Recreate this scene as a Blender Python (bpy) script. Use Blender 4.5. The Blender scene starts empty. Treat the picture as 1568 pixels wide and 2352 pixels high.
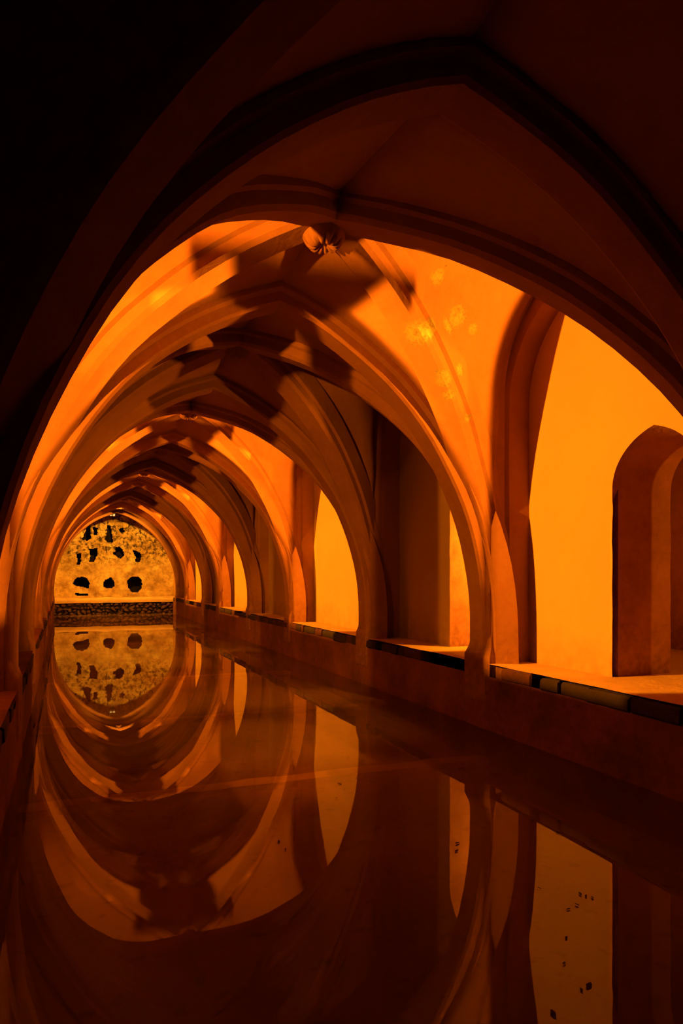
import bpy, bmesh, math, random
from mathutils import Vector, noise

random.seed(7)
S = bpy.context.scene
COL = S.collection

# ------------------------------------------------------------------ camera
W_PX, H_PX, F_PX = 1568, 2352, 1568.0
VPX, VPY = 165.0, 1322.0                 # where the pool's long lines meet
EYE = 1.40                               # eye height above the water (water is z = 0)
YAW = math.atan((W_PX / 2 - VPX) / F_PX)
cd = bpy.data.cameras.new('camera')
cd.sensor_fit = 'VERTICAL'
cd.sensor_height = 36.0
cd.lens = 36.0 * F_PX / H_PX
cd.shift_y = (VPY - H_PX / 2) / H_PX
cd.clip_start = 0.02
cam = bpy.data.objects.new('camera', cd)
cam.location = (0, 0, EYE)
cam.rotation_euler = (math.pi / 2, 0, -YAW)
COL.objects.link(cam)
S.camera = cam

# ------------------------------------------------------------------ world, exposure
wd = bpy.data.worlds.new('world'); S.world = wd
wd.use_nodes = True
wd.node_tree.nodes['Background'].inputs[0].default_value = (0, 0, 0, 1)
wd.node_tree.nodes['Background'].inputs[1].default_value = 0
S.view_settings.view_transform = 'Standard'
S.view_settings.look = 'None'
S.view_settings.gamma = 1.0
S.view_settings.use_curve_mapping = False
S.view_settings.exposure = 0.0
S.cycles.max_bounces = 10
S.cycles.diffuse_bounces = 2
S.cycles.glossy_bounces = 4
S.cycles.transparent_max_bounces = 8
S.cycles.sample_clamp_indirect = 4.0
S.cycles.use_denoising = True

# ------------------------------------------------------------------ plan of the nave
XR = 3.50                                # right pier fronts
def XL(y): return -0.355 - 0.0105 * max(y - 5, 0)
LEDGE = 0.60                             # ledge above water
SPRING = 0.90                            # ribs spring here
TY = [-2.95, -0.10, 2.75, 5.45, 8.15, 11.45, 14.30, 17.50, 19.80, 23.00, 25.20]   # transverse arches
TW = 0.30                                # their width
RECESS = [0.45, 0.45, 0.45, 0.45, 0.43, 0.40, 0.36, 0.32, 0.30, 0.26]    # wall set back per bay
POOL_END, WALL_END = 25.9, 26.75
APEX_T, E_T = 3.60, 0.40
APEX_D, E_D = 3.70, 0.30
LIT = [2, 4, 6, 8]                       # bays with lamps

def circ(t, e):
    """pointed arch: t 0 spring .. 1 apex -> (u 1..0, h 0..1, normal)"""
    R = 1 + e
    phi = t * math.acos(e / R)
    return R * math.cos(phi) - e, R * math.sin(phi) / math.sqrt(1 + 2 * e)

# ------------------------------------------------------------------ lamps
ORANGE = (1.0, 0.32, 0.012)
def ln(nt, op, a, b_=None, clamp=False):
    n = nt.nodes.new('ShaderNodeMath'); n.operation = op; n.use_clamp = clamp
    for s_, v in zip(n.inputs, (a, b_)):
        if v is None: continue
        if hasattr(v, 'is_output'): nt.links.new(v, s_)
        else: s_.default_value = v
    return n.outputs[0]
def spot(name, loc, aim, power, cone=170, size=0.03, colour=ORANGE, blend=0.3):
    l = bpy.data.lights.new(name, 'SPOT')
    l.energy = power; l.color = colour
    l.spot_size = math.radians(cone); l.spot_blend = blend
    l.shadow_soft_size = size
    o = bpy.data.objects.new(name, l)
    o.location = loc
    o.rotation_euler = (Vector(aim) - Vector(loc)).to_track_quat('-Z', 'Y').to_euler()
    COL.objects.link(o)
    return o
def beam_mask(l, axis, mask_parts):  # beam shape added in the light's shader, no real flaps
    """strength of a flood inside a mask added to shape its beam; parts are (across axis, lowest, highest, edge softness) slopes, joined by max of products"""
    l.use_nodes = True
    nt = l.node_tree; em = nt.nodes['Emission']
    g = nt.nodes.new('ShaderNodeNewGeometry')
    sp = nt.nodes.new('ShaderNodeSeparateXYZ'); nt.links.new(g.outputs['Incoming'], sp.inputs[0])
    den = ln(nt, 'MAXIMUM', ln(nt, 'ABSOLUTE', sp.outputs[axis]), 1e-4)
    total = None
    for level, wins in mask_parts:
        k = None
        for ax, lo, hi, soft in wins:
            v = ln(nt, 'DIVIDE', sp.outputs[ax], den)
            w = ln(nt, 'MULTIPLY', ln(nt, 'MULTIPLY', ln(nt, 'SUBTRACT', v, lo), 1 / soft, True), ln(nt, 'MULTIPLY', ln(nt, 'SUBTRACT', hi, v), 1 / soft, True))
            k = w if k is None else ln(nt, 'MULTIPLY', k, w)
        k = ln(nt, 'MULTIPLY', k, level)
        total = k if total is None else ln(nt, 'ADD', total, k)
    nt.links.new(total, em.inputs['Strength'])
def flood(name, loc, aim, power, far, near, lo, hi, past=None, low=None):
    """flood across the pool, its beam kept between the two piers"""
    o = spot(name, loc, aim, power)
    mask_parts = [(1.0, [(1, -near, far, 0.02), (2, lo, hi, 0.03)])]
    if past: mask_parts.append((past[0], [(1, far - 0.02, past[1], 0.02), (2, lo, hi, 0.03)]))
    if low:                                            # the part of the beam that falls on the water, not on the basin walls
        mask_parts.append((1.0, [(1, -near, 1.3, 0.25), (2, low[0], low[1], 0.03)]))
    beam_mask(o.data, 0, mask_parts)
    return o
def uplight(name, loc, aim, power, inward, w0, w1):
    """uplight on the far face of a near pier, beam masked off towards the wall and the crown"""
    o = spot(name, loc, aim, power)
    def win(lo, hi, soft): return (0, lo, hi, soft) if inward > 0 else (0, -hi, -lo, soft)
    ahead = (1, 0.5, 1.5, 0.05)
    beam_mask(o.data, 1, [(1.0, [win(w0, w1, 0.04), (2, -0.80, 1.3, 0.1), ahead]),
                           (UP_C, [win(w1 - 0.04, 1.9, 0.04), (2, 0.36, 1.5, 0.10), ahead])])
    return o
LAMP_Z, LAMP_W, HI = 1.95, 2950, 0.60
UP_Z, UP_W, UP_X, UP_S, UP_C = 3.0, 1050, 0.31, 0.87, 1.0
SIDE_Z, SIDE_W = 3.15, 600
def front(k, side):
    if k <= 2: return 3.75 if side > 0 else -0.30
    return XR if side > 0 else XL(TY[k])
for k in LIT:
    len_ = TY[k + 1] - TY[k]
    yl = TY[k + 1] - 0.50; xl = XL(yl)
    near = (len_ - 0.80) / 5.6; cut = 0.088; lo = -(LAMP_Z - 0.6) / 4.1 - 0.03
    flood('floodlight_left', (xl - 0.24, yl, LAMP_Z), (3.5, yl, LAMP_Z - 0.4), LAMP_W, cut, near, lo, HI)
    flood('floodlight_right', (XR + 0.20, yl, LAMP_Z), (-0.5, yl, LAMP_Z - 0.4), LAMP_W, cut, near, -0.22, HI)
    yc = 0.5 * (TY[k] + TY[k + 1])
    flood('side_flood_left', (xl - 0.20, yc, SIDE_Z), (3.5, yc + 2, SIDE_Z - 0.4), SIDE_W, 0.64, -0.29, -0.62, 0.17, (0.10, 1.6), (-2.0, -0.87))
    flood('side_flood_right', (XR + 0.20, yc, SIDE_Z), (-0.5, yc + 2, SIDE_Z - 0.4), SIDE_W, 0.64, -0.29, -0.62, 0.17, (0.10, 1.6), (-2.0, -0.87))
    yu = TY[k] + TW / 2 + 0.08
    xu = (XL(yu) - UP_X, XR + UP_X); w0 = UP_X / (len_ - 0.38)
    uplight('uplight_left', (xu[0], yu, UP_Z), (xu[0] + 0.9, yu + 2, UP_Z + 0.4), UP_W, 1, w0 - 0.01, UP_S)
    uplight('uplight_right', (xu[1], yu, UP_Z), (xu[1] - 0.9, yu + 2, UP_Z + 0.4), UP_W, -1, w0 - 0.01, UP_S)
for side, x_ in (('left', XL(26) + 0.03), ('right', XR + 0.03)):
    flood('floodlight_end_' + side, (x_, 25.95, 2.6), (1.5, 25.95, 2.2), LAMP_W * 0.2, 0.2, 0.2, -0.9, 0.6)
spot('passage_lamp', (XR + 1.35, 5.75, 1.9), (XR + 0.75, 6.69, 1.7), 330, 100)
spot('passage_fill_near', (XR + 1.5, 1.6, 2.2), (XR + 0.8, 4.2, 1.6), 75, 110)  # added fill to brighten the doorway jamb
l = bpy.data.lights.new('end_wall_spot', 'SPOT'); l.energy = 1050; l.color = (1.0, 0.42, 0.03)  # unseen spot added to brighten the end wall
l.spot_size = math.radians(85); l.spot_blend = 0.3; l.shadow_soft_size = 0.05
o = bpy.data.objects.new('end_wall_spot', l); o.location = (1.45, 23.25, 3.72)
o.rotation_euler = (Vector((1.45, 26.75, 1.6)) - Vector(o.location)).to_track_quat('-Z', 'Y').to_euler(); COL.objects.link(o)

# ------------------------------------------------------------------ materials
def nodes(name):
    m = bpy.data.materials.new(name); m.use_nodes = True
    nt = m.node_tree
    b = nt.nodes['Principled BSDF']
    return m, nt, b
def N(nt, typ, **kw):
    n = nt.nodes.new(typ)
    for k, v in kw.items():
        if k.startswith('i_'):
            key = k[2:]
            n.inputs[int(key) if key.isdigit() else key.replace('_', ' ')].default_value = v
        else:
            setattr(n, k, v)
    return n
def ramp(nt, pts):
    r = nt.nodes.new('ShaderNodeValToRGB')
    e = r.color_ramp.elements
    while len(e) < len(pts): e.new(0.5)
    for el, (p, c) in zip(e, pts):
        el.position = p; el.color = c if len(c) == 4 else (*c, 1)
    return r
def mix(nt, fac, a, b, mode='MIX'):
    n = nt.nodes.new('ShaderNodeMix'); n.data_type = 'RGBA'; n.blend_type = mode
    L = nt.links.new
    for sock, v in ((n.inputs[0], fac), (n.inputs[6], a), (n.inputs[7], b)):
        if hasattr(v, 'is_output'): L(v, sock)
        else: sock.default_value = v if not isinstance(v, tuple) else (*v, 1) if len(v) == 3 else v
    return n.outputs[2]
def mth(nt, op, a, b=None, c=None, clamp=False):
    n = nt.nodes.new('ShaderNodeMath'); n.operation = op; n.use_clamp = clamp
    for s, v in zip(n.inputs, (a, b, c)):
        if v is None: continue
        if hasattr(v, 'is_output'): nt.links.new(v, s)
        else: s.default_value = v
    return n.outputs[0]

def plaster(name, base, dark, scale=1.6, bump=0.25, damp=True, flaked=False, rough=0.9):
    m, nt, b = nodes(name); L = nt.links.new
    geo = N(nt, 'ShaderNodeNewGeometry')
    P = geo.outputs['Position']
    n1 = N(nt, 'ShaderNodeTexNoise', i_Scale=scale, i_Detail=7.0, i_Roughness=0.62); L(P, n1.inputs['Vector'])
    n2 = N(nt, 'ShaderNodeTexNoise', i_Scale=scale * 9, i_Detail=5.0, i_Roughness=0.6); L(P, n2.inputs['Vector'])
    r1 = ramp(nt, [(0.32, (0, 0, 0)), (0.72, (1, 1, 1))]); L(n1.outputs[0], r1.inputs[0])
    r2 = ramp(nt, [(0.35, (0, 0, 0)), (0.75, (1, 1, 1))]); L(n2.outputs[0], r2.inputs[0])
    f = mth(nt, 'MULTIPLY_ADD', r1.outputs[0], 0.65, mth(nt, 'MULTIPLY', r2.outputs[0], 0.18), True)
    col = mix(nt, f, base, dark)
    if damp:   # rising damp just above the ledge, a stain of its own
        sp = N(nt, 'ShaderNodeSeparateXYZ'); L(P, sp.inputs[0])
        h = mth(nt, 'ADD', sp.outputs[2], mth(nt, 'MULTIPLY', n1.outputs[0], -0.5))
        mr = N(nt, 'ShaderNodeMapRange', i_1=0.30, i_2=0.75, i_3=0.75, i_4=0.0); L(h, mr.inputs[0])
        col = mix(nt, mth(nt, 'MULTIPLY', mr.outputs[0], mth(nt, 'MULTIPLY_ADD', r2.outputs[0], 0.7, 0.3)), col, tuple(x * 0.45 for x in dark))
    hgt = mth(nt, 'MULTIPLY_ADD', n2.outputs[0], 0.35, mth(nt, 'MULTIPLY', n1.outputs[0], 0.9))
    if flaked:  # paint fallen from the far right rib and web of the second bay
        mask = None
        for c, r in (((2.52, 4.76, 3.29), .20), ((2.62, 4.75, 3.34), .13), ((2.84, 4.90, 3.01), .15), ((2.92, 4.96, 2.89), .11), ((2.65, 4.67, 3.73), .12),
                     ((2.95, 4.89, 3.54), .17), ((2.84, 4.85, 3.44), .13), ((3.15, 4.97, 3.49), .09), ((3.01, 4.94, 3.12), .10), ((3.15, 5.06, 2.75), .07)):
            dn = N(nt, 'ShaderNodeVectorMath', operation='DISTANCE', i_1=c); L(P, dn.inputs[0])
            k = mth(nt, 'SUBTRACT', 1.0, mth(nt, 'DIVIDE', dn.outputs[1], r), clamp=True)
            mask = k if mask is None else mth(nt, 'MAXIMUM', mask, k)
        n3 = N(nt, 'ShaderNodeTexNoise', i_Scale=17.0, i_Detail=9.0, i_Roughness=0.78, i_Distortion=0.4); L(P, n3.inputs['Vector'])
        mm = mth(nt, 'ADD', mask, mth(nt, 'MULTIPLY_ADD', n3.outputs[0], 2.6, -1.75))
        r3 = ramp(nt, [(0.0, (0, 0, 0)), (0.06, (1, 1, 1))]); L(mm, r3.inputs[0])
        pale = mix(nt, mth(nt, 'MULTIPLY_ADD', n3.outputs[0], 4.0, -1.8, True), (0.29, 0.19, 0.055), (0.08, 0.055, 0.02))
        col = mix(nt, r3.outputs[0], col, pale)
        hgt = mth(nt, 'ADD', hgt, mth(nt, 'MULTIPLY', r3.outputs[0], -0.8))
    L(col, b.inputs['Base Color'])
    b.inputs['Roughness'].default_value = rough
    b.inputs['Specular IOR Level'].default_value = 0.15
    bp = N(nt, 'ShaderNodeBump', i_Strength=bump, i_Distance=0.06); L(hgt, bp.inputs['Height']); L(bp.outputs[0], b.inputs['Normal'])
    return m

M = {}
M['rib'] = plaster('ochre_plaster_rib', (0.29, 0.122, 0.045), (0.19, 0.068, 0.024), flaked=True)
M['web'] = plaster('ochre_plaster_vault', (0.30, 0.128, 0.046), (0.22, 0.082, 0.028), flaked=True)
M['wall'] = plaster('yellow_plaster_wall', (0.42, 0.25, 0.095), (0.38, 0.205, 0.07), scale=0.9, bump=0.12)
M['pier'] = plaster('ochre_plaster_pier', (0.32, 0.14, 0.055), (0.24, 0.09, 0.035))
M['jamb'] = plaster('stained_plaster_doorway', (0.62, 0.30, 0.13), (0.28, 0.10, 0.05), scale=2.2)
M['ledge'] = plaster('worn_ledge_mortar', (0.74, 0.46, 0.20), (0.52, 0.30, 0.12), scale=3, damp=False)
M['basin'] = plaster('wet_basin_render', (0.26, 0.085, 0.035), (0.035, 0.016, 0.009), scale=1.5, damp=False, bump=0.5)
M['stone'] = plaster('grey_coping_stone', (0.045, 0.027, 0.012), (0.018, 0.012, 0.006), scale=5, damp=False, bump=0.5)
M['brick'] = plaster('red_coping_brick', (0.09, 0.03, 0.011), (0.04, 0.015, 0.007), scale=5, damp=False, bump=0.5)
M['rubble'] = plaster('black_wet_rubble', (0.13, 0.06, 0.02), (0.006, 0.004, 0.003), scale=9, damp=False, bump=0.4, rough=0.6)
M['leaf'] = plaster('dead_leaf', (0.05, 0.025, 0.012), (0.02, 0.012, 0.008), scale=20, damp=False)
M['black'] = plaster('painted_void_shade', (0.015, 0.01, 0.008), (0.006, 0.005, 0.004), damp=False)  # black standing in for shade inside the wall holes

# pool bottom: brown slabs with pale mineral bands
m, nt, b = nodes('brown_pool_bottom'); L = nt.links.new
geo = N(nt, 'ShaderNodeNewGeometry'); P = geo.outputs['Position']
n1 = N(nt, 'ShaderNodeTexNoise', i_Scale=0.8, i_Detail=8.0, i_Roughness=0.6); L(P, n1.inputs['Vector'])
n2 = N(nt, 'ShaderNodeTexNoise', i_Scale=9.0, i_Detail=5.0); L(P, n2.inputs['Vector'])
r = ramp(nt, [(0.3, (0.11, 0.048, 0.016)), (0.7, (0.18, 0.08, 0.026))]); L(n1.outputs[0], r.inputs[0])
r2 = ramp(nt, [(0.60, (1, 1, 1)), (0.75, (0.55, 0.5, 0.45))]); L(n2.outputs[0], r2.inputs[0])
L(mix(nt, 1.0, r.outputs[0], r2.outputs[0], 'MULTIPLY'), b.inputs['Base Color'])
b.inputs['Roughness'].default_value = 0.9
M['bottom'] = m

M['sill'] = plaster('pale_silted_sill', (0.34, 0.19, 0.07), (0.22, 0.11, 0.04), scale=3, damp=False)
# far wall: pale crumbling stone
m, nt, b = nodes('pale_crumbling_wall'); L = nt.links.new
geo = N(nt, 'ShaderNodeNewGeometry'); P = geo.outputs['Position']
n1 = N(nt, 'ShaderNodeTexNoise', i_Scale=2.2, i_Detail=8.0, i_Roughness=0.65); L(P, n1.inputs['Vector'])
n2 = N(nt, 'ShaderNodeTexNoise', i_Scale=7.0, i_Detail=8.0, i_Roughness=0.7, i_Distortion=0.6); L(P, n2.inputs['Vector'])
r1 = ramp(nt, [(0.30, (0.30, 0.16, 0.05)), (0.50, (0.64, 0.42, 0.15)), (0.70, (0.90, 0.68, 0.28))]); L(n1.outputs[0], r1.inputs[0])
sp = N(nt, 'ShaderNodeSeparateXYZ'); L(P, sp.inputs[0])
mr = N(nt, 'ShaderNodeMapRange', i_1=1.75, i_2=2.25, i_3=0.0, i_4=1.0)
L(mth(nt, 'ADD', sp.outputs[2], mth(nt, 'MULTIPLY_ADD', n1.outputs[0], 0.8, -0.4)), mr.inputs[0])
r2 = ramp(nt, [(0.47, (0, 0, 0)), (0.60, (1, 1, 1))]); L(n2.outputs[0], r2.inputs[0])
cr = mth(nt, 'MULTIPLY', r2.outputs[0], mth(nt, 'MULTIPLY_ADD', mr.outputs[0], 0.75, 0.30))
L(mix(nt, cr, r1.outputs[0], (0.06, 0.035, 0.015)), b.inputs['Base Color'])
b.inputs['Roughness'].default_value = 0.95
bp = N(nt, 'ShaderNodeBump', i_Strength=0.6, i_Distance=0.08); L(n2.outputs[0], bp.inputs['Height']); L(bp.outputs[0], b.inputs['Normal'])
M['far'] = m

# water: clear brownish sheet, Fresnel reflection over a see-through body
m, nt, b = nodes('still_brown_water'); L = nt.links.new
nt.nodes.remove(b)
out = nt.nodes['Material Output']
fr = N(nt, 'ShaderNodeFresnel', i_IOR=1.36)
tr = N(nt, 'ShaderNodeBsdfTransparent', i_Color=(0.80, 0.66, 0.48, 1))
gl = N(nt, 'ShaderNodeBsdfGlossy', i_Color=(1, 1, 1, 1), i_Roughness=0.012)
geo = N(nt, 'ShaderNodeNewGeometry')
n1 = N(nt, 'ShaderNodeTexNoise', i_Scale=1.3, i_Detail=2.0); L(geo.outputs['Position'], n1.inputs['Vector'])
bp = N(nt, 'ShaderNodeBump', i_Strength=0.03, i_Distance=0.02); L(n1.outputs[0], bp.inputs['Height'])
L(bp.outputs[0], gl.inputs['Normal']); L(bp.outputs[0], fr.inputs['Normal'])
mx = N(nt, 'ShaderNodeMixShader'); L(fr.outputs[0], mx.inputs[0]); L(tr.outputs[0], mx.inputs[1]); L(gl.outputs[0], mx.inputs[2])
df = N(nt, 'ShaderNodeBsdfDiffuse', i_Color=(0.42, 0.22, 0.07, 1))                   # thin film of dust lying on the water
n2 = N(nt, 'ShaderNodeTexNoise', i_Scale=0.7, i_Detail=4.0); L(geo.outputs['Position'], n2.inputs['Vector'])
mr = N(nt, 'ShaderNodeMapRange', i_1=0.3, i_2=0.75, i_3=0.08, i_4=0.24); L(n2.outputs[0], mr.inputs[0])
mx2 = N(nt, 'ShaderNodeMixShader'); L(mr.outputs[0], mx2.inputs[0]); L(mx.outputs[0], mx2.inputs[1]); L(df.outputs[0], mx2.inputs[2])
L(mx2.outputs[0], out.inputs['Surface'])
M['water'] = m

m, nt, b = nodes('cream_lamp_case')
b.inputs['Base Color'].default_value = (0.85, 0.75, 0.5, 1); b.inputs['Roughness'].default_value = 0.5
M['case'] = m
m, nt, b = nodes('lamp_glass')
b.inputs['Base Color'].default_value = (0.9, 0.8, 0.5, 1)
b.inputs['Emission Color'].default_value = (1.0, 0.62, 0.16, 1); b.inputs['Emission Strength'].default_value = 1.1
M['glass'] = m

# ------------------------------------------------------------------ object helpers
def tag(o, label=None, cat=None, kind=None, group=None):
    if label: o['label'] = label
    if cat: o['category'] = cat
    if kind: o['kind'] = kind
    if group: o['group'] = group
    return o
def link(name, me, mat=None, parent=None, smooth=None):
    o = bpy.data.objects.new(name, me)
    if mat and not me.materials: me.materials.append(mat)
    if smooth is not None:
        for p in me.polygons: p.use_smooth = True
        me.set_sharp_from_angle(angle=math.radians(smooth))
    if parent: o.parent = parent
    COL.objects.link(o)
    return o
def empty(name, loc=(0, 0, 0)):
    o = bpy.data.objects.new(name, None); o.location = loc; COL.objects.link(o); return o
class MB:
    def __init__(s): s.v = []; s.f = []
    def grid(s, rows, close=False):
        b0 = len(s.v); n = len(rows[0])
        for r in rows: s.v += [tuple(p) for p in r]
        for i in range(len(rows) - 1):
            for j in range(n if close else n - 1):
                k = (j + 1) % n
                s.f.append((b0 + i * n + j, b0 + i * n + k, b0 + (i + 1) * n + k, b0 + (i + 1) * n + j))
        return s
    def quad(s, *p):
        b = len(s.v); s.v += [tuple(x) for x in p]; s.f.append(tuple(range(b, b + len(p)))); return s
    def box(s, x0, x1, y0, y1, z0, z1):
        b = len(s.v)
        s.v += [(x, y, z) for z in (z0, z1) for x, y in ((x0, y0), (x1, y0), (x1, y1), (x0, y1))]
        for q in ((0, 3, 2, 1), (4, 5, 6, 7), (0, 1, 5, 4), (1, 2, 6, 5), (2, 3, 7, 6), (3, 0, 4, 7)):
            s.f.append(tuple(b + i for i in q))
        return s
    def mesh(s, name, clean=True):
        me = bpy.data.meshes.new(name); me.from_pydata(s.v, [], s.f); me.update()
        bm = bmesh.new(); bm.from_mesh(me)
        if clean: bmesh.ops.remove_doubles(bm, verts=bm.verts, dist=1e-5)
        bmesh.ops.recalc_face_normals(bm, faces=bm.faces)
        bm.to_mesh(me); bm.free()
        return me
    def build(s, name, mat, parent=None, smooth=None, clean=True):
        return link(name, s.mesh(name, clean), mat, parent, smooth)
def wob(p, amp=0.012, f=1.7):
    n = noise.noise_vector(Vector(p) * f)
    return (p[0] + n.x * amp, p[1] + n.y * amp, p[2] + n.z * amp)

# ------------------------------------------------------------------ curves of the vault
NS = 22
def half_curve(p0, p1, z0, z1, e, off=0.0, n=NS, foot=False):
    """pointed half arch from plan point p0 (spring) to p1 (apex); off moves along the outward normal"""
    p0 = Vector(p0); p1 = Vector(p1); d = p1 - p0; L_ = d.length; dirv = d / L_
    pts = []
    if foot:
        for z in (LEDGE - 0.2, LEDGE + 0.02, 0.5 * (LEDGE + z0)):
            pts.append((Vector((p0.x, p0.y, z)) - Vector((dirv.x, dirv.y, 0)) * off, Vector((-dirv.x, -dirv.y, 0)), Vector((-dirv.y, dirv.x, 0))))
    for i in range(n + 1):
        t = i / n
        u, h = circ(t, e)
        s_, z = (1 - u) * L_, z0 + h * (z1 - z0)
        u2, h2 = circ(min(1, t + 1e-3), e); u1, h1 = circ(max(0, t - 1e-3), e)
        ts, tz = -(u2 - u1) * L_, (h2 - h1) * (z1 - z0)
        l = math.hypot(ts, tz); ns, nz = -tz / l, ts / l       # outward (up / away from nave)
        if i == n:                                            # mitre at the point
            off_, ns, nz = off / max(nz, 0.5), 0.0, 1.0
            q = p0 + dirv * s_
            pts.append((Vector((q.x, q.y, z + off_)), Vector((0, 0, 1.0 / max(0.5, ts / l))), Vector((-dirv.y, dirv.x, 0)))); continue
        q = p0 + dirv * (s_ + ns * off)
        pts.append((Vector((q.x, q.y, z + nz * off)), Vector((dirv.x * ns, dirv.y * ns, nz)), Vector((-dirv.y, dirv.x, 0))))
    return pts
def sweep(mb, frames, profile, amp=0.010):
    rows = []
    for p, nrm, lat in frames:
        rows.append([wob(p + lat * a + nrm * b, amp) for a, b in profile])
    mb.grid(rows)
    return mb
T_PROF = [(-TW / 2 - 0.03, 0.34), (-TW / 2 - 0.03, 0.11), (-TW / 2 + 0.02, 0.09), (-TW / 2 + 0.02, 0.02), (-TW / 2 + 0.045, 0.0),
          (TW / 2 - 0.045, 0.0), (TW / 2 - 0.02, 0.02), (TW / 2 - 0.02, 0.09), (TW / 2 + 0.03, 0.11), (TW / 2 + 0.03, 0.34)]
DW = 0.27
D_PROF = [(-DW / 2 - 0.03, 0.32), (-DW / 2 - 0.03, 0.12), (-DW / 2, 0.10), (-DW / 2, 0.03), (-DW / 2 + 0.03, 0.0),
          (DW / 2 - 0.03, 0.0), (DW / 2, 0.03), (DW / 2, 0.10), (DW / 2 + 0.03, 0.12), (DW / 2 + 0.03, 0.32)]
def t_half(k, side, off=0.0, foot=False):
    y = TY[k]; xc = 0.5 * (XL(y) + XR) + (0.06 if k <= 2 else 0)
    return half_curve((front(k, side), y), (xc, y), SPRING, APEX_T, E_T, off, foot=foot)
def boss_xy(k):
    yb = 0.5 * (TY[k] + TY[k + 1]) + (0.22 if k == 2 else 0.0); return (0.5 * (XL(yb) + XR) + (0.03 if k <= 2 else 0), yb)
def d_half(k, near, side, off=0.0, foot=False):
    kk = k if near else k + 1
    return half_curve((front(kk, side) + side * 0.07, TY[kk]), boss_xy(k), SPRING, APEX_D + (0.06 if k == 2 else 0), (0.40 if kk == 2 else E_D), off, foot=foot)

ORD = ['zeroth', 'first', 'second', 'third', 'fourth', 'fifth', 'sixth', 'seventh', 'eighth', 'ninth', 'tenth']
def where(k):
    return {0: 'behind the camera', 1: 'over the camera', 2: 'holding the carved boss', 9: 'in front of the ruined end wall'}.get(k, ORD[k] + ' counted from the camera')

# wall arch (stilted semicircle) : returns (dy from pier face, z) for s 0..1 spring->crown
def wall_arch(half, spring, crown, n=NS):
    pts = []
    for i in range(n + 1):
        a = (i / n) * math.pi / 2
        pts.append((half * (1 - math.cos(a)), spring + (crown - spring) * math.sin(a)))
    return pts

# ------------------------------------------------------------------ floor, basin, water
yN = -3.1
FL = -0.30
mb = MB(); mb.quad((-1.2, yN, FL), (XR + 0.4, yN, FL), (XR + 0.4, POOL_END + 0.3, FL), (-1.2, POOL_END + 0.3, FL))
floor = tag(mb.build('floor', M['bottom']), 'brown silted pool bottom seen dimly through the water', 'floor', 'structure')
for k in range(3, len(TY)):                       # low stone sills crossing the pool bottom under the arches
    y = TY[k] - 0.12
    rows = []
    for i in range(31):
        x = XL(y) + (XR - XL(y)) * i / 30
        j = 0.03 * noise.noise(Vector((x * 1.5, y, 0)))
        rows.append([wob((x, y + a + j, FL + z), 0.012, 4) for a, z in ((-0.09, -0.02), (-0.08, 0.05), (0.08, 0.05), (0.09, -0.02))])
    mb = MB(); mb.grid(rows); mb.build('bottom_sill', M['sill'], floor, 60)
mb = MB(); mb.grid([[(XL(y) - 0.05, y, 0), (XR + 0.05, y, 0)] for y in (yN, 5, 12, 20, POOL_END + 0.05)])
tag(mb.build('pool_water', M['water']), 'still dark water sheet mirroring the orange arches', 'water', 'structure')

def face_strip(x_of_y, sign, y0, y1, z0, z1, ny, nz, amp=0.03):
    rows = []
    for i in range(ny + 1):
        y = y0 + (y1 - y0) * i / ny
        r = []
        for j in range(nz + 1):
            z = z0 + (z1 - z0) * j / nz
            d = noise.noise(Vector((y * 2.3, z * 3.1, sign * 5))) * amp + noise.noise(Vector((y * 7, z * 9, sign * 9))) * amp * 0.5
            r.append((x_of_y(y) + sign * (abs(d) - 0.01), y, z))
        rows.append(r)
    return rows
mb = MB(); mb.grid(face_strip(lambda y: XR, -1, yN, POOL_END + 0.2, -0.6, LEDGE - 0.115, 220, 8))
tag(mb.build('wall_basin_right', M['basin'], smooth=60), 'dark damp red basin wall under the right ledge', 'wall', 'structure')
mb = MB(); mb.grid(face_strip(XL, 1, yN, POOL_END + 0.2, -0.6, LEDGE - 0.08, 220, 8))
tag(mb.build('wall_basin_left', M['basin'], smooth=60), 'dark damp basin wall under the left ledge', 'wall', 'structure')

# ------------------------------------------------------------------ ledges
def ledge(name, x0, x1, y0, y1, label, z=LEDGE, mat='ledge'):
    rows = []
    n = max(2, int((y1 - y0) / 0.12))
    for i in range(n + 1):
        y = y0 + (y1 - y0) * i / n
        a, c = x0(y), x1(y)
        a += 0.012 * noise.noise(Vector((y * 4, 2, x0(0)))); c += 0
        rows.append([(a + (c - a) * j / 4, y, z + noise.noise(Vector((j * 0.9, y * 1.7, 3))) * 0.008) for j in range(5)])
    mb = MB(); mb.grid(rows)
    return tag(mb.build(name, M[mat], smooth=60), label, 'ledge', 'structure')
led_r = ledge('trim_1', lambda y: XR - 0.004, lambda y: XR + 2.9, yN, WALL_END + 0.3, 'flat right pool ledge running under the yellow wall')
led_l = ledge('trim_2', lambda y: XL(y) - 0.95, lambda y: XL(y) + 0.004, yN, WALL_END + 0.3, 'flat dark left pool ledge between pier feet', mat='basin')  # takes the dark basin material
led_f = ledge('trim_3', lambda y: XL(y) - 0.3, lambda y: XR + 0.1, POOL_END + 0.02, WALL_END + 0.6, 'stone sill ledge below the ruined end wall', LEDGE + 0.004)

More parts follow.
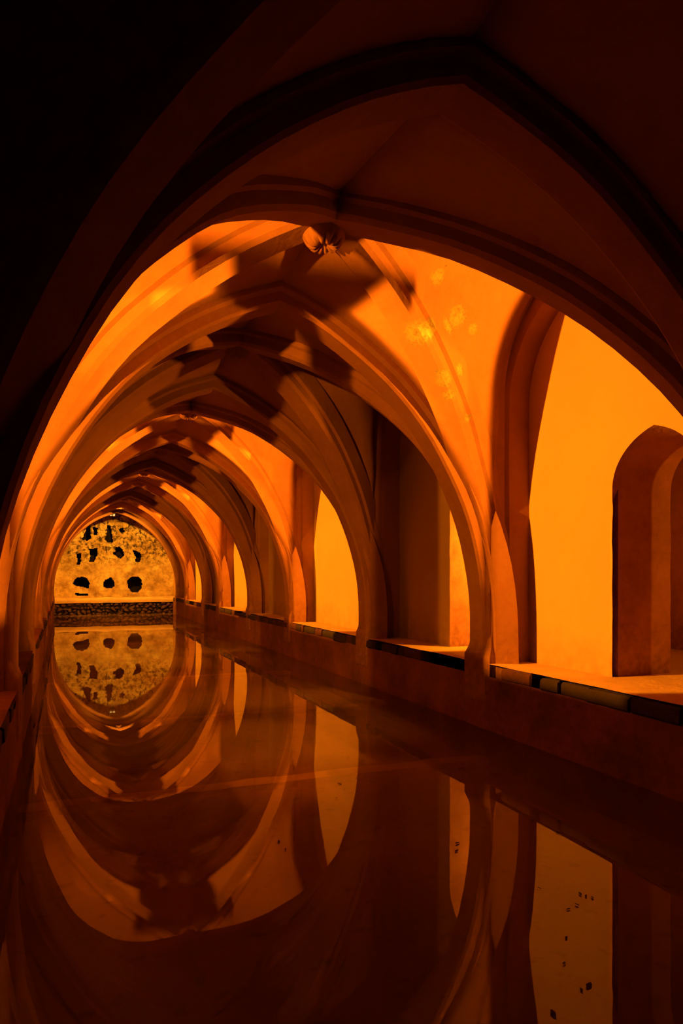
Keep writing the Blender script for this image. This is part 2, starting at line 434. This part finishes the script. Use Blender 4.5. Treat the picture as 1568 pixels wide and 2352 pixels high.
def stone_block(l, w, h, seed, rnd=0.02):
    """rough cut block, ~44 triangles, origin at its centre"""
    bm = bmesh.new(); bmesh.ops.create_cube(bm, size=1)
    for v in bm.verts: v.co = Vector((v.co.x * w, v.co.y * l, v.co.z * h))
    bmesh.ops.bevel(bm, geom=bm.edges[:], offset=rnd, segments=1, affect='EDGES')
    for v in bm.verts: v.co += noise.noise_vector(v.co * 5 + Vector((seed * 3.1, seed, 0))) * rnd * 0.9
    me = bpy.data.meshes.new('coping_stone'); bm.to_mesh(me); bm.free()
    return me
protos = [stone_block(1, 0.16, 0.12, s) for s in range(6)]
for i, me in enumerate(protos): me.materials.append(M['stone'] if i % 3 != 1 else M['brick'])
def coping(parent, x_of_y, sgn, y0, y1):
    y = y0; i = 0
    while y < y1:
        l = random.choice((0.15, 0.22, 0.3, 0.42, 0.5)) * (1.0 if y < 12 else 1.5)
        if random.random() > 0.2:
            o = bpy.data.objects.new('coping_stone', protos[random.randrange(6)])
            o.location = (x_of_y(y) + sgn * (0.072 + random.uniform(-0.012, 0.012)), y + l / 2, LEDGE - 0.070 + random.uniform(-0.006, 0.003))
            o.scale = (1, l - 0.012, random.uniform(0.85, 1.05))
            o.rotation_euler = (random.uniform(-0.02, 0.02), random.uniform(-0.03, 0.03), random.uniform(-0.02, 0.02))
            o.parent = parent; COL.objects.link(o)
        y += l
coping(led_r, lambda y: XR, 1, 0.2, POOL_END)
coping(led_l, XL, -1, 0.2, POOL_END)

# ------------------------------------------------------------------ rubble face at the far end of the pool
xl = XL(POOL_END)
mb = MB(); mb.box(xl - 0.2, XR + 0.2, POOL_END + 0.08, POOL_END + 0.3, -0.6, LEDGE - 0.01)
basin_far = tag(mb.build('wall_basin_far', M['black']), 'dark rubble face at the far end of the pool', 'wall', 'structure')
def rubble_mesh(seed):
    bm = bmesh.new(); bmesh.ops.create_icosphere(bm, subdivisions=1, radius=0.5)
    for v in bm.verts: v.co *= 1 + 0.35 * noise.noise(v.co * 2 + Vector((seed * 7, 0, 0)))
    me = bpy.data.meshes.new('rubble_stone'); bm.to_mesh(me); bm.free(); me.materials.append(M['rubble']); return me
rub = [rubble_mesh(s) for s in range(7)]
for r_ in range(4):
    x = xl - 0.05
    while x < XR + 0.05:
        w = random.choice((0.09, 0.13, 0.17, 0.22, 0.28))
        o = bpy.data.objects.new('rubble_stone', random.choice(rub))
        o.location = (x + w / 2, POOL_END + 0.07 + random.uniform(-0.02, 0.03), 0.03 + r_ * 0.105 + random.uniform(-0.04, 0.04))
        o.scale = (w * random.uniform(0.85, 1.1), random.uniform(0.12, 0.2), random.uniform(0.07, 0.15)); o.rotation_euler = (random.uniform(-0.3, 0.3), random.uniform(-0.6, 0.6), random.uniform(-0.3, 0.3))
        o.parent = basin_far; COL.objects.link(o); x += w
# mortar cap above the rubble
mb = MB(); mb.grid([[wob((x_, POOL_END + d, z), 0.02, 3) for d, z in ((0.01, 0.42), (-0.01, 0.5), (0.0, LEDGE - 0.02), (0.04, LEDGE + 0.005), (0.2, LEDGE + 0.006))] for x_ in [xl - 0.2 + i * (XR - xl + 0.4) / 40 for i in range(41)]])
mb.build('mortar_cap', M['ledge'], basin_far, smooth=60)

# ------------------------------------------------------------------ piers
def pier(k, side):
    y = TY[k]; xf = front(k, side)
    rec = max(RECESS[min(k, 9)], RECESS[max(0, k - 1)]) + 0.06
    h = TW / 2 - 0.004
    rows = []
    plan = [(rec, -h), (0.06, -h), (0.03, -h + 0.03), (0.03, h - 0.03), (0.06, h), (rec, h)]
    zs = [LEDGE - 0.35, LEDGE - 0.02, LEDGE + 0.06, LEDGE + 0.14, 0.9, 1.2, 1.6, 2.0]
    for z in zs:
        g = 0.045 if z < LEDGE + 0.08 else 0.02 if z < LEDGE + 0.2 else 0.0
        back = 0.0
        r = []
        for a, b_ in plan:
            r.append(wob((xf + side * (a - (g if a < 0.2 else 0) + (back if a < 0.2 else 0)), y + b_ + (g if b_ > 0 else -g), z), 0.018, 2.5))
        rows.append(r)
    mb = MB(); mb.grid(rows)
    o = mb.build('pier', M['pier'], smooth=40)
    tag(o, f"ochre plaster pier on the {'right' if side > 0 else 'left'} ledge, {ORD[k]} of its row from the camera" if k else f"ochre plaster pier behind the camera on the {'right' if side > 0 else 'left'} ledge", 'pier', 'structure')
for k in range(0, len(TY)):
    for side in (1, -1): pier(k, side)

# ------------------------------------------------------------------ transverse arches
for k in range(len(TY)):
    mb = MB()
    fr = t_half(k, -1, foot=True) + [(p, n, -l) for p, n, l in reversed(t_half(k, 1, foot=True))][1:]
    sweep(mb, fr, T_PROF)
    tag(mb.build('transverse_arch', M['rib'], smooth=35), f'pointed plaster arch across the pool, {where(k) if k > 1 else ("behind the camera" if k == 0 else "right over the camera")}' , 'arch', 'structure')

# ------------------------------------------------------------------ vault bays
def boss_mesh():
    mb = MB(); rows = []
    for i in range(9):
        rr = 0.02 + 0.125 * i / 8
        r = []
        for j in range(48):
            a = j / 48 * 2 * math.pi
            pet = abs(math.cos(a * 6)) ** 0.6
            z = -0.02 - 0.035 * math.sqrt(max(0, 1 - (i / 8.0) ** 2)) - (0.045 * pet * (math.sin(i / 8 * math.pi)))
            r.append((rr * math.cos(a), rr * math.sin(a), z))
        rows.append(r)
    rows.append([(0.148 * math.cos(j / 48 * 2 * math.pi), 0.148 * math.sin(j / 48 * 2 * math.pi), 0.15) for j in range(48)])
    mb.grid(rows, close=True)
    mb.f.append(tuple(range(48)))
    me = mb.mesh('boss'); me.materials.append(M['rib'])
    for p in me.polygons: p.use_smooth = True
    return me
boss_me = boss_mesh()

WA_SPR_IN, WA_CR_IN = 3.05, 4.10         # wall arch where the web meets it
WA_SPR_OUT, WA_CR_OUT = 2.98, 3.93       # wall arch at the wall
WEB_OFF = 0.20
for k in range(len(TY) - 1):
    y0, y1 = TY[k], TY[k + 1]
    root = empty('vault_bay', (boss_xy(k)[0], boss_xy(k)[1], APEX_D))
    inv = Vector(root.location)
    tag(root, f'ribbed vault of four plaster webs, {where(k)}', 'vault', 'structure')
    def part(mb, name, mat, smooth=35):
        mb.v = [(v[0] - inv.x, v[1] - inv.y, v[2] - inv.z) for v in mb.v]
        return mb.build(name, mat, root, smooth)
    # diagonal ribs
    for side in (-1, 1):
        mb = MB()
        fr = d_half(k, True, side, foot=True) + [(p, n, -l) for p, n, l in reversed(d_half(k, False, -side, foot=True))][1:]
        sweep(mb, fr, D_PROF, 0.012)
        part(mb, 'diagonal_rib', M['rib'])
    o = link('boss', boss_me, None, root); o.location = (0, 0.07, 0.03)
    # near and far webs (over the pool)
    for near in (True, False):
        kk = k if near else k + 1
        sg = 1 if near else -1
        mb = MB()
        for side in (-1, 1):
            A = t_half(kk, side, WEB_OFF); D = d_half(k, near, side, WEB_OFF)
            rows = []
            for (a, _, _), (d, _, _) in zip(A, D):
                a = a + Vector((0, sg * (TW / 2 - 0.02), 0))
                r = []
                for j in range(7):
                    s_ = j / 6
                    p = a.lerp(d, s_);
                    r.append(wob(p, 0.010))
                rows.append(r)
            mb.grid(rows)
        o = part(mb, 'web', M['web'], 50)
        md = o.modifiers.new('thick', 'SOLIDIFY'); md.thickness = 0.12; md.offset = 0
    # side webs (towards the walls) with the wall arch
    for side in (-1, 1):
        rec = RECESS[k]
        mbw = MB(); mba = MB()
        for near in (True, False):
            kk = k if near else k + 1
            sg = 1 if near else -1
            yk = TY[kk]; xf0 = front(kk, side); xm = 0.5 * (front(k, side) + front(k + 1, side))
            wx = XR + rec if side > 0 else XL(0.5 * (y0 + y1)) - rec
            D = d_half(k, near, side, WEB_OFF)
            half = (y1 - y0) / 2 - TW / 2
            zmaxD = D[-1][0].z
            rows = []
            def at(spr, crown, z):
                if z <= spr: return 0.012
                s_ = min(1, (z - spr) / (crown - spr)); return 0.012 + half * (1 - math.sqrt(max(0, 1 - s_ * s_)))
            n = len(D) - 1
            for i, (d, _, _) in enumerate(D):
                h = (d.z - SPRING) / (zmaxD - SPRING)
                # arch point at matching height, finishing on the crown
                zz = SPRING + 0.1 + h * (WA_CR_IN - SPRING - 0.1)
                if i == n: yy = half
                else: yy = min(half, at(WA_SPR_IN, WA_CR_IN, zz))
                xf = xf0 + (xm - xf0) * (i / n) ** 2
                w = Vector((xf + (wx - xf) * 0.16, yk + sg * (TW / 2 + yy), zz if i < n else WA_CR_IN))
                if i == n: w.y = 0.5 * (y0 + y1)
                r = [wob(w.lerp(d, j / 6), 0.010) for j in range(7)]
                rows.append(r)
            mbw.grid(rows)
            # wall arch reveal: two orders between web and wall
            rows = []
            for i in range(31):
                if i < 9: q = (LEDGE - 0.05 + (WA_SPR_IN - LEDGE) * i / 9, 0.0)
                else:
                    a = (i - 9) / 21 * math.pi / 2
                    q = (None, a)
                r = []
                xf = xf0 + (xm - xf0) * max(0, (i - 9) / 21) ** 2
                for xo, spr, cr, ins in ((0.10, WA_SPR_IN, WA_CR_IN, 0.004), (0.45, WA_SPR_IN, WA_CR_IN - 0.02, 0.008), (0.52, WA_SPR_OUT, WA_CR_OUT, 0.035), (1.04, WA_SPR_OUT, WA_CR_OUT, 0.04)):
                    if i < 9:
                        z = LEDGE - 0.05 + (spr - LEDGE + 0.05) * i / 9; dy = 0
                    else:
                        z = spr + (cr - spr) * math.sin(q[1]); dy = (half - ins) * (1 - math.cos(q[1]))
                    yy = yk + sg * (TW / 2 + ins + dy) if not (i == 30) else 0.5 * (y0 + y1)
                    r.append(wob((xf + (wx - xf) * xo, yy, z), 0.005, 3))
                rows.append(r)
            mba.grid(rows)
        o = part(mbw, 'web', M['web'], 50)
        md = o.modifiers.new('thick', 'SOLIDIFY'); md.thickness = 0.12; md.offset = 0
        part(mba, 'wall_arch', M['pier'], 35)

# ------------------------------------------------------------------ side walls with doorways
# bay -> (door far edge y, half width, spring z, apex z)
DOORS_R = {2: (4.21, 0.41, 2.08, 2.50), 3: (6.69, 0.41, 2.08, 2.50)}
def jag(z, seed): return 0.012 * noise.noise(Vector((z * 5, seed, 1))) + 0.008 * noise.noise(Vector((z * 17, seed, 4)))
def door_outline(yf, hw, zs, za, n=14):
    """points from far foot, over the apex, to near foot (y, z)"""
    pts = []
    for i in range(18):
        z = LEDGE - 0.02 + (zs - LEDGE + 0.02) * i / 18
        pts.append((yf + jag(z, 1), z))
    yc = yf - hw
    for i in range(n + 1):
        u, h = circ(i / n, 0.5); pts.append((yc + u * hw, zs + h * (za - zs)))
    for i in range(n - 1, -1, -1):
        u, h = circ(i / n, 0.5); pts.append((yc - u * hw, zs + h * (za - zs)))
    for i in range(17, -1, -1):
        z = LEDGE - 0.02 + (zs - LEDGE + 0.02) * i / 18
        pts.append((yf - 2 * hw + jag(z, 2), z))
    return pts
Z_TOP = 4.3
def panel(mb, x, y0, y1, door=None):
    if not door:
        mb.grid([[(x, y0 + (y1 - y0) * i / 8, z) for z in (LEDGE - 0.05, 1.2, 2, 3, Z_TOP)] for i in range(9)]); return
    pts = door_outline(*door)
    # ring between the outline and the panel's border, matched by direction
    n = len(pts); border = []
    yf, hw, zs, za = door; yc = yf - hw
    for i, (y, z) in enumerate(pts):
        t = i / (n - 1)
        if y > yc + 1e-6 and z <= zs: border.append((y1, LEDGE - 0.02 + (z - LEDGE + 0.02)))
        elif y < yc - 1e-6 and z <= zs: border.append((y0, z))
        else:
            dy, dz = y - yc, max(0.02, z - zs + 0.02)
            s_ = []
            if dy > 1e-6: s_.append((y1 - yc) / dy)
            if dy < -1e-6: s_.append((y0 - yc) / dy)
            s_.append((Z_TOP - zs) / dz)
            s = min(s_); border.append((yc + dy * s, zs + dz * s))
    rows = [[(x, a[0] + (b_[0] - a[0]) * j / 3, a[1] + (b_[1] - a[1]) * j / 3) for j in range(4)] for a, b_ in zip(pts, border)]
    mb.grid(rows)
    # corner fillers
    for i in range(len(border) - 1):
        a, b_ = border[i], border[i + 1]
        if abs(a[0] - b_[0]) > 1e-6 and abs(a[1] - b_[1]) > 1e-6:
            c = (y1 if max(a[0], b_[0]) > yc else y0, Z_TOP)
            mb.quad((x, *a), (x, *b_), (x, *c))
mbR = MB(); mbL = MB()
for k in range(len(TY)):
    y0 = TY[k]; y1 = TY[k + 1] if k + 1 < len(TY) else WALL_END + 0.4
    rec = RECESS[min(k, len(RECESS) - 1)] if k + 1 < len(TY) else 0.12
    panel(mbR, XR + rec, y0, y1, DOORS_R.get(k))
    mbL.grid([[(XL(y_) - rec, y_, z) for z in (LEDGE - 0.05, 2, Z_TOP)] for y_ in (y0, y1)])
tag(mbR.build('wall_right', M['wall']), 'bright yellow plaster wall of the bays behind the right piers', 'wall', 'structure')
tag(mbL.build('wall_left', M['wall']), 'yellow plaster wall of the bays behind the left piers', 'wall', 'structure')

def doorway(i, k, label):
    yf, hw, zs, za = DOORS_R[k]; x = XR + RECESS[k]
    base = door_outline(yf, hw, zs, za)
    yc = yf - hw
    rows = []
    for (y, z) in base:
        far = y > yc and z < zs - 0.02
        slot = 0.10 * min(1, max(0, (zs - z) / 0.2)) if far and i == 1 else 0.0
        r = [(x - 0.001, y, z), (x + 0.003, y + slot, z), (x + 0.055, y + slot, z), (x + 0.058, y - jag(z, 1) if far else y, z)]
        r += [wob((x + 0.058 + 0.55 * j / 4, y - (jag(z, 1) if far else 0), z), 0.006, 4) for j in range(1, 5)]
        rows.append(r)
    mb = MB(); mb.grid(rows)
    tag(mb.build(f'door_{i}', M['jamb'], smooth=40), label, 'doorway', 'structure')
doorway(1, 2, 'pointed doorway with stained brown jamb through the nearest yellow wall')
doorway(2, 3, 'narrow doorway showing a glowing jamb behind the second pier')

# side passage behind the right wall
xp0, xp1 = XR + 1.06, XR + 2.6
mb = MB()
mb.quad((xp1, yN, LEDGE - 0.05), (xp1, 9.5, LEDGE - 0.05), (xp1, 9.5, 3.4), (xp1, yN, 3.4))
mb.quad((xp0 - 0.5, yN, LEDGE - 0.05), (xp1, yN, LEDGE - 0.05), (xp1, yN, 3.4), (xp0 - 0.5, yN, 3.4))
mb.quad((xp0 - 0.5, 9.5, LEDGE - 0.05), (xp1, 9.5, LEDGE - 0.05), (xp1, 9.5, 3.4), (xp0 - 0.5, 9.5, 3.4))
mb.quad((xp0 - 0.5, yN, 3.4), (xp1, yN, 3.4), (xp1, 9.5, 3.4), (xp0 - 0.5, 9.5, 3.4))
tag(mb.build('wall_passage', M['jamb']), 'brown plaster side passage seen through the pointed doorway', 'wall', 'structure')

# ------------------------------------------------------------------ wall behind the camera and ruined end wall
mb = MB(); mb.quad((-2, yN, -0.6), (5, yN, -0.6), (5, yN, 4.6), (-2, yN, 4.6))
tag(mb.build('wall_near', M['wall']), 'plain plaster wall behind the camera', 'wall', 'structure')

def unproject(px, py, yw):
    c, s = math.cos(YAW), math.sin(YAW)
    dx = px - VPX; F = F_PX / c
    x = dx * yw * c / (F - dx * s); d = x * s + yw * c
    return x, EYE + (VPY - py) * d / F_PX
HOLES = [
 [(340,830),(360,790),(395,768),(440,765),(480,785),(500,830),(495,872),(440,862),(380,850)],
 [(645,825),(665,795),(690,785),(715,765),(740,800),(752,855),(720,868),(670,870),(645,855)],
 [(885,800),(905,780),(940,760),(990,765),(1025,795),(1020,880),(985,915),(930,915),(900,880),(885,850)],
 [(375,535),(415,530),(414,600),(404,638),(378,634),(386,590)],
 [(503,488),(580,478),(582,530),(562,570),(542,612),(503,608),(515,550)],
 [(735,525),(770,510),(765,470),(800,462),(830,490),(845,545),(820,574),(790,565),(760,540)],
 [(943,496),(975,512),(1007,525),(1017,560),(1002,612),(963,608),(970,560),(945,525)],
 [(688,245),(712,258),(717,300),(737,412),(690,417),(663,387),(678,340),(683,280)],
 [(486,268),(512,262),(505,320),(516,372),(480,394),(436,384),(456,330)],
 [(536,266),(580,272),(580,342),(552,338)],
 [(800,285),(835,275),(850,310),(820,325)],[(360,925),(420,930),(495,935),(485,948),(410,948),(370,940)],
]
polys = [[unproject(90 + x / 4.3556, 1150 + y / 4.3556, WALL_END) for x, y in h] for h in HOLES]
def inside(x, z, poly):
    r = False; j = len(poly) - 1
    for i in range(len(poly)):
        (xi, zi), (xj, zj) = poly[i], poly[j]
        if (zi > z) != (zj > z) and x < (xj - xi) * (z - zi) / (zj - zi) + xi: r = not r
        j = i
    return r
gx0, gx1, gz0, gz1 = -1.1, 3.9, LEDGE - 0.1, 4.0
nx, nz = 190, 130
rows = []
for i in range(nx + 1):
    r = []
    for j in range(nz + 1):
        x = gx0 + (gx1 - gx0) * i / nx; z = gz0 + (gz1 - gz0) * j / nz
        q = Vector((x, 7.7, z))
        jx = x + 0.018 * noise.noise(q * 9); jz = z + 0.018 * noise.noise(q * 9 + Vector((5, 5, 5)))
        up = min(1, max(0, (z - 1.55) / 0.5))
        d = 0.03 * noise.noise(q * 3) + (0.02 + 0.07 * up) * noise.fractal(q * 5, 1, 2, 4)
        deep = any(inside(jx, jz, p) for p in polys)
        r.append((x, WALL_END - d * 0.8 + (0.55 if deep else 0), z))
    rows.append(r)
mb = MB(); mb.grid(rows)
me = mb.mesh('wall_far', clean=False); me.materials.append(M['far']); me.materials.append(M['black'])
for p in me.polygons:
    if max(me.vertices[i].co.y for i in p.vertices) > WALL_END + 0.3: p.material_index = 1  # deep hole faces carry their shade as black colour
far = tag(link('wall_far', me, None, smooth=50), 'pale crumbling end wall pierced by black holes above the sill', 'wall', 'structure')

# small twin lamp over the end wall
x, z = unproject(258, 1181, 26.55)
lr = empty('emergency_lamp', (x, 26.62, z))
tag(lr, 'small cream twin lamp box high under the point of the last arch', 'lamp')
def bevbox(sx, sy, sz, bev):
    bm = bmesh.new(); bmesh.ops.create_cube(bm, size=1)
    for v in bm.verts: v.co = Vector((v.co.x * sx, v.co.y * sy, v.co.z * sz))
    bmesh.ops.bevel(bm, geom=bm.edges[:], offset=bev, segments=2, affect='EDGES')
    me = bpy.data.meshes.new('box'); bm.to_mesh(me); bm.free(); return me
o = link('housing', bevbox(0.22, 0.08, 0.05, 0.008), M['case'], lr); o.location = (0, 0.02, 0.06)
for sx in (-1, 1):
    o = link('lamp_head', bevbox(0.095, 0.07, 0.10, 0.012), M['case'], lr); o.location = (sx * 0.055, -0.02, -0.02)
    g = link('lens', bevbox(0.075, 0.012, 0.08, 0.004), M['glass'], o); g.location = (0, -0.037, 0)
o = link('bracket', bevbox(0.03, 0.16, 0.03, 0.004), M['case'], lr); o.location = (0, 0.08, 0.05)

# ------------------------------------------------------------------ leaves drifting on the water
def leaf_mesh(seed):
    mb = MB(); rows = []
    for i in range(6):
        t = i / 5; w = 0.5 * math.sin(math.pi * (0.04 + 0.92 * t)) ** 0.8 * 0.45
        c = 0.06 * math.sin(t * 3 + seed)
        rows.append([(t - 0.5, -w, 0.05 + c), (t - 0.5, 0, 0.0 + c), (t - 0.5, w, 0.07 + c)])
    mb.grid(rows)
    me = mb.mesh('leaf'); me.materials.append(M['leaf']); return me
leaves = [leaf_mesh(s) for s in range(3)]
def on_water(px, py):
    c, s = math.cos(YAW), math.sin(YAW)
    d = F_PX * EYE / (py - VPY); lat = (px - W_PX / 2) / F_PX * d
    return lat * c + d * s, d * c - lat * s
LEAVES = [(1050,1938,.05),(1048,1956,.045),(1361,1931,.05),(1280,1914,.035),(1222,1886,.03),(780,1802,.05),(790,1812,.025),(1332,2055,.04),(1345,2060,.035),(1360,2063,.03),
          (1325,2080,.035),(1300,2156,.03),(1295,2215,.03),(1352,2265,.055),(1335,2275,.03),(1270,2330,.05),(772,1834,.03),(1055,1794,.025),(1238,2042,.03),(1305,2090,.03),(800,1740,.03),(640,1934,.04),(655,1952,.03)]
def zone(px, py):
    if px > 1150: return 'in the mirrored yellow wall beside the doorway'
    if 1000 < px: return 'in the thin mirrored doorway strip'
    if px > 700: return 'in the tall mirrored wall of the third bay'
    return 'in the mirrored lit right rib'
count = {}
for i, (px, py, s) in enumerate(sorted(LEAVES, key=lambda q: -q[1])):
    x, y = on_water(px, py)
    o = bpy.data.objects.new('floating_leaf', leaves[i % 3])
    s *= 0.7; o.location = (x, y, 0.004); o.scale = (s, s, s * 0.6); o.rotation_euler = (0, 0, random.uniform(0, 6.28))
    zn = zone(px, py); count[zn] = count.get(zn, 0) + 1
    rank = ['nearest', 'second nearest', 'third nearest', 'fourth nearest', 'fifth nearest', 'sixth nearest', 'seventh nearest', 'eighth nearest', 'ninth nearest', 'tenth nearest', 'eleventh nearest', 'twelfth nearest', 'thirteenth nearest', 'fourteenth nearest', 'fifteenth nearest'][count[zn] - 1]
    tag(o, f'{rank} dark leaf scrap floating {zn}', 'leaf', group='leaf scraps floating on the pool')
    COL.objects.link(o)
